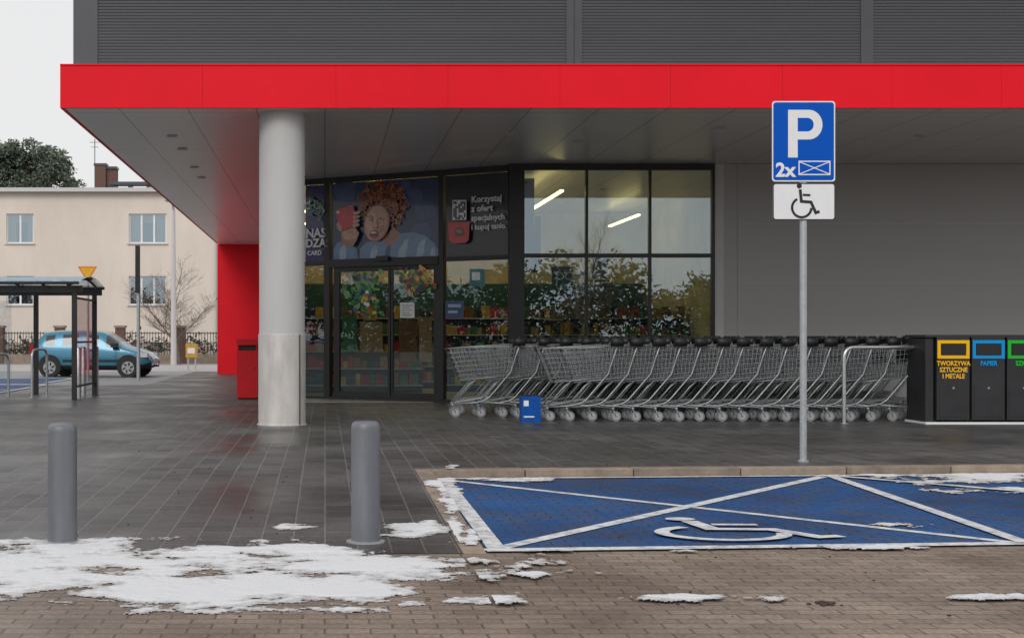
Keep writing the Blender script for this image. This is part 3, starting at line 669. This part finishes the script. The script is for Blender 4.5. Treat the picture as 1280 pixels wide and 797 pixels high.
# recycling bins
rb=empty('recycling_station'); D=18.15
xa=XA(1158,D); yb=D+.62
mb=MB(); zt=ZA(421,D)
mb.box(xa,xa+.11,D+.03,yb,0.03,zt-.02,0)
ws=[(1171,1212,M_yel),(1215,1256,M_bbl),(1259,1300,M_grn),(1303,1344,M_bin)]
for i,(p0,p1,_) in enumerate(ws):
    mb.box(XA(p0,D),XA(p1,D),D,yb,.06,zt,0)
    mb.box(XA(p0+3,D),XA(p1-3,D),D-.006,D+.001,.10,.56,0)
mb.box(xa-.02,XA(1350,D),D-.02,yb+.02,0,.03,1); mb.box(xa-.015,XA(1350,D),D-.01,yb+.02,zt+.002,zt+.03,0)
mb.obj('cabinet',[M_bin,M_swhite],rb,bevel=.008)
for i,(p0,p1,m_) in enumerate(ws[:3]):
    mb=MB(); a0,a1=p0+.5,p1-.5; yy=D-.012
    def rr_(q0,q1,r0,r1,y0,y1,mi): mb.box(XA(q0,D),XA(q1,D),y0,y1,ZA(r1,D),ZA(r0,D),mi)
    rr_(a0,a1,425,429,yy,yy+.011,0); rr_(a0,a1,444,448,yy,yy+.011,0); rr_(a0,a0+4,429,444,yy,yy+.011,0); rr_(a1-4,a1,429,444,yy,yy+.011,0)
    plate(mb,rrect(XA(a0+5,D),XA(a1-5,D),ZA(443.5,D),ZA(429.5,D),.03),yy-.004,yy+.008,1,1)
    mb.tube([(XA((p0+p1)/2,D),D-.012,.50),(XA((p0+p1)/2,D),D+.0,.50)],.015,2,10)
    mb.obj('opening',[m_,M_blk,M_steel],rb)
    t=['TWORZYWA\nSZTUCZNE\nI METALE','PAPIER','SZKŁO'][i]
    text('label',t,.088,(XA((p0+p1)/2,D),D-.012,ZA(456.5,D)),0,m_,rb,bold=.003,align='CENTER',sx=.86)
# ---------------------------------------------------------------- car
def car():
    c=empty('parked_car')
    S=[(-1.87,.40,.66,.70,.62,.55),(-1.82,.26,.88,.93,.74,.66),(-1.74,.22,.93,1.00,.79,.68),(-1.50,.20,.935,1.34,.815,.60),(-1.40,.20,.935,1.375,.82,.60),(-1.02,.20,.93,1.41,.825,.60),(-.93,.20,.93,1.415,.825,.60),
       (-.25,.20,.92,1.425,.825,.60),(-.16,.20,.92,1.42,.825,.60),(.35,.20,.91,1.385,.825,.59),(.45,.20,.905,1.35,.825,.59),(.95,.20,.89,1.02,.82,.64),(1.04,.20,.885,.94,.815,.66),(1.45,.22,.80,.85,.79,.62),(1.70,.26,.71,.75,.73,.55),(1.83,.30,.58,.62,.62,.5),(1.87,.36,.50,.54,.55,.42)]
    mb=MB(); ring=[]
    for (x,zl,zb,zr,w,wr) in S:
        hf=[(0,zl),(w*.90,zl),(w,zl+.14),(w*1.0,(zl+zb)/2+.06),(w*.965,zb),(wr+.03,zr-.07),(wr*.86,zr-.005),(0,zr+.02)]
        pts=hf+[(-a_,b_) for a_,b_ in hf[-2:0:-1]]
        b0=len(mb.v); ring.append(b0); mb.v+=[(x,p_[0],p_[1]) for p_ in pts]
    n=14
    for i in range(len(S)-1):
        for k in range(n):
            f=(ring[i]+k,ring[i]+(k+1)%n,ring[i+1]+(k+1)%n,ring[i+1]+k); mi=0
            if k in (4,9) and i in (4,6,8,10): mi=1
            if i in (10,2) and k in (5,6,7,8): mi=1
            if k in (0,1,13,12): mi=2
            mb.f.append(f); mb.m.append(mi)
    mb.f.append(tuple(ring[0]+k for k in range(n))); mb.m.append(0); mb.f.append(tuple(ring[-1]+k for k in reversed(range(n)))); mb.m.append(0)
    blue=mat('car_paint',(0.035,0.20,0.31),.28,metal=.3,var=.05,coat=.8,scale=2); cg=mat('car_glass',(0.02,0.028,0.03),.05,var=.1,spec=.9)
    o=mb.obj('body',[blue,cg,M_blk],c,smooth=True); sd=o.modifiers.new('s','SUBSURF'); sd.levels=2; sd.render_levels=2
    w=MB()
    rim=mat('car_rim',(0.42,0.43,0.44),.35,metal=.7)
    for wx in (-1.20,1.22):
        for s in (1,-1):
            w.tube([(wx,.70*s,.33),(wx,.838*s,.33)],.35,0,32)
            w.tube([(wx,.66*s,.29),(wx,.852*s,.29)],.29,0,32)
            w.tube([(wx,.80*s,.29),(wx,.858*s,.29)],.19,1,28)
            for k in range(6):
                a_=k*math.pi/3; w.tube([(wx+.07*math.cos(a_),.862*s,.29+.07*math.sin(a_)),(wx+.16*math.cos(a_+.3),.862*s,.29+.16*math.sin(a_+.3))],.022,0,6)
    w.obj('wheels',[M_black,rim],c)
    t=MB(); rl=mat('tail_light',(.35,.01,.01),.2); hl=mat('head_light',(.6,.62,.65),.1,spec=.9); orr=mat('indicator',(.7,.25,.02),.2)
    for s in (1,-1):
        t.box(-1.84,-1.68,min(.66*s,.79*s),max(.66*s,.79*s),.70,1.0,0); t.box(1.52,1.79,min(.55*s,.745*s),max(.55*s,.745*s),.60,.73,1)
        t.box(-.80,.93,min(.826*s,.842*s),max(.826*s,.842*s),.46,.53,3)
        t.box(-.42,-.30,min(.81*s,.842*s),max(.81*s,.842*s),.80,.835,3); t.box(.0,.0+.14,min(.81*s,.842*s),max(.81*s,.842*s),.80,.835,3) 
        t.box(.72,.92,min(.80*s,.98*s),max(.80*s,.98*s),.90,1.02,3)
        t.box(-.212,-.205,min(.824*s,.829*s),max(.824*s,.829*s),.3,.9,3); t.box(.84,.847,min(.82*s,.829*s),max(.82*s,.829*s),.3,.86,3); t.box(.95,1.02,min(.81*s,.836*s),max(.81*s,.836*s),.60,.63,2)
    t.box(1.86,1.885,-.26,.26,.40,.51,4); t.box(-1.89,-1.86,-.26,.26,.5,.61,4); t.box(1.80,1.865,-.5,.5,.30,.38,3)
    t.obj('trim',[rl,hl,orr,M_blk,M_swhite],c,bevel=.012)
    return c
c=car(); D=40.2; c.location=(XA(120,D),D,0); c.rotation_euler=(0,0,math.radians(-6)); c.scale=(.99,.99,.99)
# ---------------------------------------------------------------- shelter
sh=empty('cart_shelter')
mb=MB(); X1=-4.78; X0=-10.5; Y0=25.2; Y1=27.4; dz=-.14
for xx in (X1,XA(37,26.8),-7.6,-9.4,-10.5):
    for yy in (Y0,Y1):
        if xx in (XA(37,26.8),-9.4) and yy==Y0: continue
        mb.box(xx-.045,xx+.045,yy-.045,yy+.045,0,2.2+dz,0)
for yy in (Y0,Y1): mb.box(X0,X1+.15,yy-.05,yy+.05,2.2+dz,2.32+dz,0)
k=X0
while k<X1+.1:
    pts=[(k,Y0-.35+ (Y1-Y0+.7)*t/10, 2.34+dz+.16*math.sin(math.pi*t/10)) for t in range(11)]; mb.tube(pts,.028,0,6); k+=.52
for yy in (Y0-.35,Y1+.35,(Y0+Y1)/2): mb.tube([(X0,yy,2.36+dz if yy!=(Y0+Y1)/2 else 2.5+dz),(X1+.15,yy,2.36+dz if yy!=(Y0+Y1)/2 else 2.5+dz)],.03,0,6)
for zz in (.25,1.1,1.95): mb.box(X1-.02,X1+.02,Y0,Y1,zz-.02,zz+.02,0)
mb.obj('frame',[M_frame],sh)
mb=MB(); mb.face([(X1,Y0,.25),(X1,Y1,.25),(X1,Y1,1.95),(X1,Y0,1.95)]); mb.face([(X0,Y1,.25),(-6.5,Y1,.25),(-6.5,Y1,1.95),(X0,Y1,1.95)])
for t in range(10):
    f=lambda t:(Y0-.35+(Y1-Y0+.7)*t/10,2.375+dz+.16*math.sin(math.pi*t/10)); a0=f(t);a1=f(t+1); mb.face([(X0,a0[0],a0[1]),(X1+.15,a0[0],a0[1]),(X1+.15,a1[0],a1[1]),(X0,a1[0],a1[1])])
mb.obj('panes',[M_glassS],sh)
for i,(px,D,zt) in enumerate(((98,26.0,1.0),(104,27.2,1.0),(120,27.6,1.0))):
    mb=MB(); mb.lathe((XA(px,D),D,0),[(.10,0),(.10,.01),(.055,.012),(.055,zt-.02),(.04,zt)],0,20); mb.obj('steel_bollard',[M_steel],smooth=True,autos=40)
D=26.2
hoop('bicycle_hoop',[(XA(40,D),D,0),(XA(40,D),D,.95),(XA(52,D),D+.5,.95),(XA(52,D),D+.5,0)],.025,M_steel)
hoop('bicycle_hoop.001',[(XA(-12,D),D,0),(XA(-12,D),D,.85),(XA(3,D),D+.5,.85),(XA(3,D),D+.5,0)],.025,M_steel)
ys=empty('yield_sign'); mb=MB()
D=36; mb.tube([(XA(110,D),D,0),(XA(110,D),D,3.1)],.035,0,10); mb.obj('post',[M_galv],ys)
mb=MB(); tri=[(XA(97.5,D),ZA(333,D)),(XA(110,D),ZA(353,D)),(XA(122,D),ZA(333,D))]
plate(mb,tri,D-.05,D-.04,0,0); tri2=[(XA(101,D),ZA(335,D)),(XA(110,D),ZA(349.5,D)),(XA(118.5,D),ZA(335,D))]; flat(mb,tri2,D-.053,1)
mb.obj('plate',[mat('sign_orange',(0.85,0.25,0.015),.5),mat('sign_yellow',(0.9,0.50,0.02),.5)],ys)
D=36.7; mb=MB(); mb.tube([(XA(173,D),D,0),(XA(173,D),D,ZA(309,D))],.05,0,10); mb.box(XA(169.5,D),XA(175.5,D),D-.08,D-.055,ZA(366,D),ZA(307,D),1); mb.obj('flag_pole_banner',[M_galv,M_frame])
D=56; mb=MB(); mb.tube([(XA(217,D),D,0),(XA(217,D),D,ZA(262,D))],[.13,.07],0,12); mb.tube([(XA(217,D),D,ZA(262,D)),(XA(217,D),D-.4,ZA(256,D)),(XA(217,D),D-1.4,ZA(254,D))],.05,0,8); mb.box(XA(217,D)-.15,XA(217,D)+.15,D-2.1,D-1.3,ZA(256,D)-.02,ZA(253,D),0); mb.obj('street_lamp',[M_gtrim])
D=48; mb=MB(); mb.box(XA(232,D),XA(246,D),D,D+.4,.45,.95,0); mb.box(XA(234,D),XA(236,D),D+.05,D+.1,0,.45,1); mb.box(XA(243,D),XA(245,D),D+.05,D+.1,0,.45,1); mb.box(XA(234.5,D),XA(243.5,D),D-.01,D+.01,.6,.8,2); mb.obj('utility_box',[mat('mustard',(0.55,0.33,0.05),.5),M_galv,M_swhite],bevel=.01)
# ---------------------------------------------------------------- fence
fe=empty('fence'); mb=MB(); D=60
bkm=mat('brick_pillar',(0.15,0.085,0.065),.85,var=.35,scale=14)
x=-26
while x<0:
    mb.box(x,x+.42,D-.2,D+.22,0,1.62,0); mb.box(x-.05,x+.47,D-.25,D+.27,1.62,1.72,1)
    mb.box(x+.42,x+2.75,D-.1,D+.1,0,.42,1)
    k=x+.5
    while k<x+2.7: mb.box(k,k+.025,D-.012,D+.012,.42,1.45,2); k+=.13
    for zz in (.6,1.35): mb.box(x+.42,x+2.75,D-.02,D+.02,zz,zz+.04,2)
    x+=2.75
mb.obj('panels',[bkm,M_kerb,M_frame],fe)
def leafmass(name,centres,mats,per,size,cl,seed=1,flatness=1.0):
    rnd=random.Random(seed); mb=MB()
    for (cx,cy,cz,cr) in centres:
        mi=rnd.randrange(len(mats))
        for k in range(per):
            v=Vector((rnd.gauss(0,1),rnd.gauss(0,1),rnd.gauss(0,1))); v.normalize(); v*=cr*rnd.random()**.45; v.z*=flatness
            p_=Vector((cx,cy,cz))+v; a_=Vector((rnd.gauss(0,1),rnd.gauss(0,1),rnd.gauss(0,.7))).normalized(); b_=a_.cross(Vector((rnd.gauss(0,1),rnd.gauss(0,1),rnd.gauss(0,1)))).normalized(); s=size*rnd.uniform(.5,1.3)
            mb.face([p_-a_*s,p_+b_*s*.45,p_+a_*s,p_-b_*s*.45],mi if rnd.random()<.8 else rnd.randrange(len(mats)))
    return mb.obj(name,mats)
Fm=[mat('pine_dark',(0.08,0.11,0.08),.8,var=.3),mat('pine_mid',(0.13,0.165,0.12),.8,var=.3),mat('pine_light',(0.20,0.23,0.175),.8,var=.3)]
Hm=[mat('hedge_brown',(0.12,0.09,0.065),.9,var=.3),mat('hedge_green',(0.08,0.095,0.065),.9,var=.3)]
leafmass('hedge',[(random.uniform(-26,-4.5),random.uniform(61.2,62.5),random.uniform(.2,1.0),random.uniform(.4,.7)) for k in range(80)],Hm,50,.12,0,3)
# ---------------------------------------------------------------- house
HB=empty('apartment_house'); D=72
HX0=XA(-110,D); HX1=XA(272,D); HZ=ZA(240,D)
holes=[]
def hw(p0,p1,y0,y1): holes.append((XA(p0,D),XA(p1,D),ZA(y1,D),ZA(y0,D)))
for (p0,p1) in ((8,42),(161,208),(-72,-38)): hw(p0,p1,267,304); hw(p0,p1,345,381)
xs_=sorted(set([HX0,HX1]+[h[0] for h in holes]+[h[1] for h in holes])); zs_=sorted(set([-.1,HZ]+[h[2] for h in holes]+[h[3] for h in holes]))
mb=MB()
for i in range(len(xs_)-1):
    for j in range(len(zs_)-1):
        cx=(xs_[i]+xs_[i+1])/2; cz=(zs_[j]+zs_[j+1])/2
        if any(h[0]<cx<h[1] and h[2]<cz<h[3] for h in holes): continue
        mb.face([(xs_[i],D,zs_[j]),(xs_[i+1],D,zs_[j]),(xs_[i+1],D,zs_[j+1]),(xs_[i],D,zs_[j+1])],0)
for (a_,b_,c_,e_) in holes:
    mb.face([(a_,D,c_),(a_,D,e_),(a_,D+.2,e_),(a_,D+.2,c_)],0); mb.face([(b_,D,c_),(b_,D+.2,c_),(b_,D+.2,e_),(b_,D,e_)],0)
    mb.face([(a_,D,e_),(b_,D,e_),(b_,D+.2,e_),(a_,D+.2,e_)],0); mb.box(a_-.08,b_+.08,D-.09,D+.2,c_-.06,c_,1)
mb.face([(HX1,D,-.1),(HX1,D+11,-.1),(HX1,D+11,HZ),(HX1,D,HZ)],0); mb.face([(HX0,D,-.1),(HX0,D,HZ),(HX0,D+11,HZ),(HX0,D+11,-.1)],0); mb.face([(HX0,D+11,-.1),(HX0,D+11,HZ),(HX1,D+11,HZ),(HX1,D+11,-.1)],0)
mb.box(HX0,HX1+.01,D-.03,D-.001,-.1,.9,2)
stucco=mat('beige_stucco',(0.76,0.67,0.59),.9,var=.08,scale=.5,bump=.3,bscale=30,stretch=(1,1,.4)); 
mb.obj('walls',[stucco,M_gtrim,mat('plinth',(0.4,0.33,0.29),.9)],HB)
mb=MB(); mb.box(HX0-.3,HX1+.25,D-.35,D+11.3,HZ,HZ+.16,0); mb.box(HX0-.3,HX1+.25,D-.42,D-.34,HZ-.02,HZ+.2,1); mb.tube([(HX1-.12,D-.1,0),(HX1-.12,D-.1,HZ)],.06,1,8); mb.obj('roof',[mat('roof_sheet',(0.24,0.21,0.20),.7),M_gtrim],HB)
mb=MB()
for (a_,b_,c_,e_) in holes:
    w=.07; yy=D+.12
    for (q0,q1,r0,r1) in ((a_,b_,c_,c_+w),(a_,b_,e_-w,e_),(a_,a_+w,c_+w,e_-w),(b_-w,b_,c_+w,e_-w)): mb.box(q0,q1,yy,yy+.06,r0,r1,0)
    nm=2 if b_-a_>1.8 else 1
    for k in range(1,nm+1):
        mx=a_+(b_-a_)*k/(nm+1); mb.box(mx-.05,mx+.05,yy,yy+.055,c_+w,e_-w,0)
    mb.face([(a_,D+.15,c_),(b_,D+.15,c_),(b_,D+.15,e_),(a_,D+.15,e_)],1)
    cd=(b_-a_)
    mb.face([(a_,D+.35,c_),(a_+cd*.33,D+.35,c_),(a_+cd*.28,D+.35,e_),(a_,D+.35,e_)],2); mb.face([(b_-cd*.3,D+.35,c_),(b_,D+.35,c_),(b_,D+.35,e_),(b_-cd*.26,D+.35,e_)],2)
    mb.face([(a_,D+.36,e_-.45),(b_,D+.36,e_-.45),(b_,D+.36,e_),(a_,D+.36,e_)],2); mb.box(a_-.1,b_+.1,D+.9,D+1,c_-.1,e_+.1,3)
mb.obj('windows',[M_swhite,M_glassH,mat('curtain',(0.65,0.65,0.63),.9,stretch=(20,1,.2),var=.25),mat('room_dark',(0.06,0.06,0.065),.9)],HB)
mb=MB()
def chb(p0,p1,y0,y1,dy,mi): mb.box(XA(p0,D+dy),XA(p1,D+dy),D+dy,D+dy+.8,ZA(y1,D+dy),ZA(y0,D+dy),mi)
chb(118,132,207,240,3,0); chb(117,133,204,207,2.97,1); chb(133,145,211,240,3.2,0); chb(132,146,208,211,3.1,1); chb(136,190,227,231,2,1); chb(138,143,231,240,2.1,1); chb(160,164,231,240,2.1,1); chb(183,187,231,240,2.1,1)
mb.tube([(XA(118.5,D+4),D+4,HZ),(XA(118.5,D+4),D+4,ZA(174,D+4))],.025,1,5); mb.tube([(XA(112,D+4),D+4,ZA(178,D+4)),(XA(125,D+4),D+4,ZA(178,D+4))],.015,1,4); mb.tube([(XA(114,D+4),D+4,ZA(184,D+4)),(XA(123,D+4),D+4,ZA(184,D+4))],.015,1,4)
mb.obj('chimneys',[bkm,M_clad2],HB)
# ---------------------------------------------------------------- trees
def bare_tree(name,x,y,h,seed,r0,depth=6,spread=.5,z0=0,first=.35,mats=None):
    rnd=random.Random(seed); mb=MB()
    def br(p,d,L,r,dep):
        pts=[p]; rs=[r]; q=Vector(p); dv=d.copy()
        for k in range(3):
            dv=(dv+Vector((rnd.gauss(0,.10),rnd.gauss(0,.10),rnd.gauss(0,.05)+.04))).normalized(); q=q+dv*L/3; pts.append(q.copy()); rs.append(max(.004,r*(1-.18*(k+1))))
        mb.tube(pts,rs,0,6 if r>.03 else 3,cap=False)
        if dep==0: return
        nb=rnd.randint(2,4) if dep<depth else 4
        for k in range(nb):
            t=rnd.uniform(.35,1) ; i=min(2,int(t*3)); s=pts[i].lerp(pts[i+1],t*3-i); a_=rnd.uniform(0,2*math.pi)
            side=Vector((math.cos(a_),math.sin(a_),0)); nd=(dv*(1-spread)+side*spread+Vector((0,0,.12))).normalized(); br(s,nd,L*rnd.uniform(.6,.82),r*rnd.uniform(.42,.6),dep-1)
        br(pts[-1],dv,L*.75,r*.55,dep-1)
    br(Vector((x,y,z0)),Vector((0,0,1)),h*first,r0,depth)
    return mb.obj(name,[mats or mat('bark',(0.17,0.135,0.11),.9,var=.3)])
bare_tree('bare_tree',XA(224,57.5),57.5,4.3,11,.08,5,.58,0,.36)
D=98; rnd=random.Random(5); cs=[]
for k in range(190):
    px=rnd.uniform(-40,92); top=178+ (max(0,px-48)/44.)**2*38 + (max(0,8-px)/40)*10 + 6*math.sin(px*.23)
    py=rnd.uniform(top,max(top+10,240))
    cs.append((XA(px,D),D+rnd.uniform(-2,2),ZA(py,D)-.3,rnd.uniform(.45,1.0)))
pt=empty('pine_tree'); o=leafmass('foliage',cs,Fm,150,.15,0,9,.75); o.parent=pt
mb=MB(); tx=XA(35,D); mb.tube([(tx,D,-.1),(tx+.3,D,7),(tx,D,12),(tx+.2,D,14.5)],[.35,.28,.18,.06],0,10)
for c_ in cs[::5]: mb.tube([(tx+.1,D,c_[2]-1.6),((tx+c_[0])/2,D,c_[2]-.6),(c_[0],c_[1],c_[2])],[.10,.07,.03],0,5)
mb.obj('trunk',[mat('pine_bark',(0.13,0.08,0.055),.9,var=.3)],pt)
cs=[]
def addc(x,y,hh_):
    for q in range(4): cs.append((x+rnd.uniform(-1,1),y+rnd.uniform(-2,2),rnd.uniform(.4,hh_),rnd.uniform(1.4,2.4)))
for k in range(170):
    x=-80+k*.85; addc(x,-75,7.0+1.4*math.sin(x*.33)+.8*math.sin(x*1.1+1)+.5*math.sin(x*2.7))
for k in range(110):
    y=-75+k*.95; addc(-78,y,6.5+1.6*math.sin(y*.3)+1.0*math.sin(y*.9))
leafmass('distant_trees',cs,[Hm[0],Hm[1],Fm[0]],80,.36,0,4)
for i,(x,s) in enumerate(((9,4),(19,8))): bare_tree('bare_tree.%03d'%(i+1),x,-52,11,s,.13,5,.5,-.1,.32)
# ---------------------------------------------------------------- world, sun, camera
w=bpy.data.worlds.new('World'); scene.world=w; w.use_nodes=True; nt=w.node_tree; N=nt.nodes; L=nt.links
bg=N['Background']; sky=N.new('ShaderNodeTexSky'); sky.sky_type='NISHITA'; sky.sun_disc=False
EL_=math.radians(35); RO=math.radians(200)
sky.sun_elevation=EL_; sky.sun_rotation=RO; sky.air_density=1; sky.dust_density=3
hs=N.new('ShaderNodeHueSaturation'); hs.inputs['Saturation'].default_value=0.25; L.new(sky.outputs[0],hs.inputs['Color'])
mx=N.new('ShaderNodeMix'); mx.data_type='RGBA'; mx.inputs['Factor'].default_value=0.88; L.new(hs.outputs[0],mx.inputs[6]); mx.inputs[7].default_value=(8.8,8.8,8.85,1)
L.new(mx.outputs[2],bg.inputs['Color']); bg.inputs['Strength'].default_value=0.1
sl=bpy.data.lights.new('sun','SUN'); sl.energy=1.0; sl.angle=math.radians(25); sl.color=(1,.97,.93)
so=bpy.data.objects.new('sun',sl); COL.objects.link(so)
dirv=Vector((math.sin(RO)*math.cos(EL_),math.cos(RO)*math.cos(EL_),math.sin(EL_)))
so.rotation_euler=dirv.to_track_quat('Z','Y').to_euler(); so.location=(0,-10,20)
cam=bpy.data.cameras.new('camera'); co=bpy.data.objects.new('camera',cam); COL.objects.link(co); scene.camera=co
co.location=(0,0,H); co.rotation_euler=(math.radians(90),0,0); cam.sensor_width=36; cam.lens=F/1280*36
cam.shift_x=(640-CX)/1280; cam.shift_y=(CY-398.5)/1280; cam.clip_start=.1; cam.clip_end=2000
scene.view_settings.view_transform='Standard'; scene.view_settings.look='None'; scene.view_settings.exposure=0
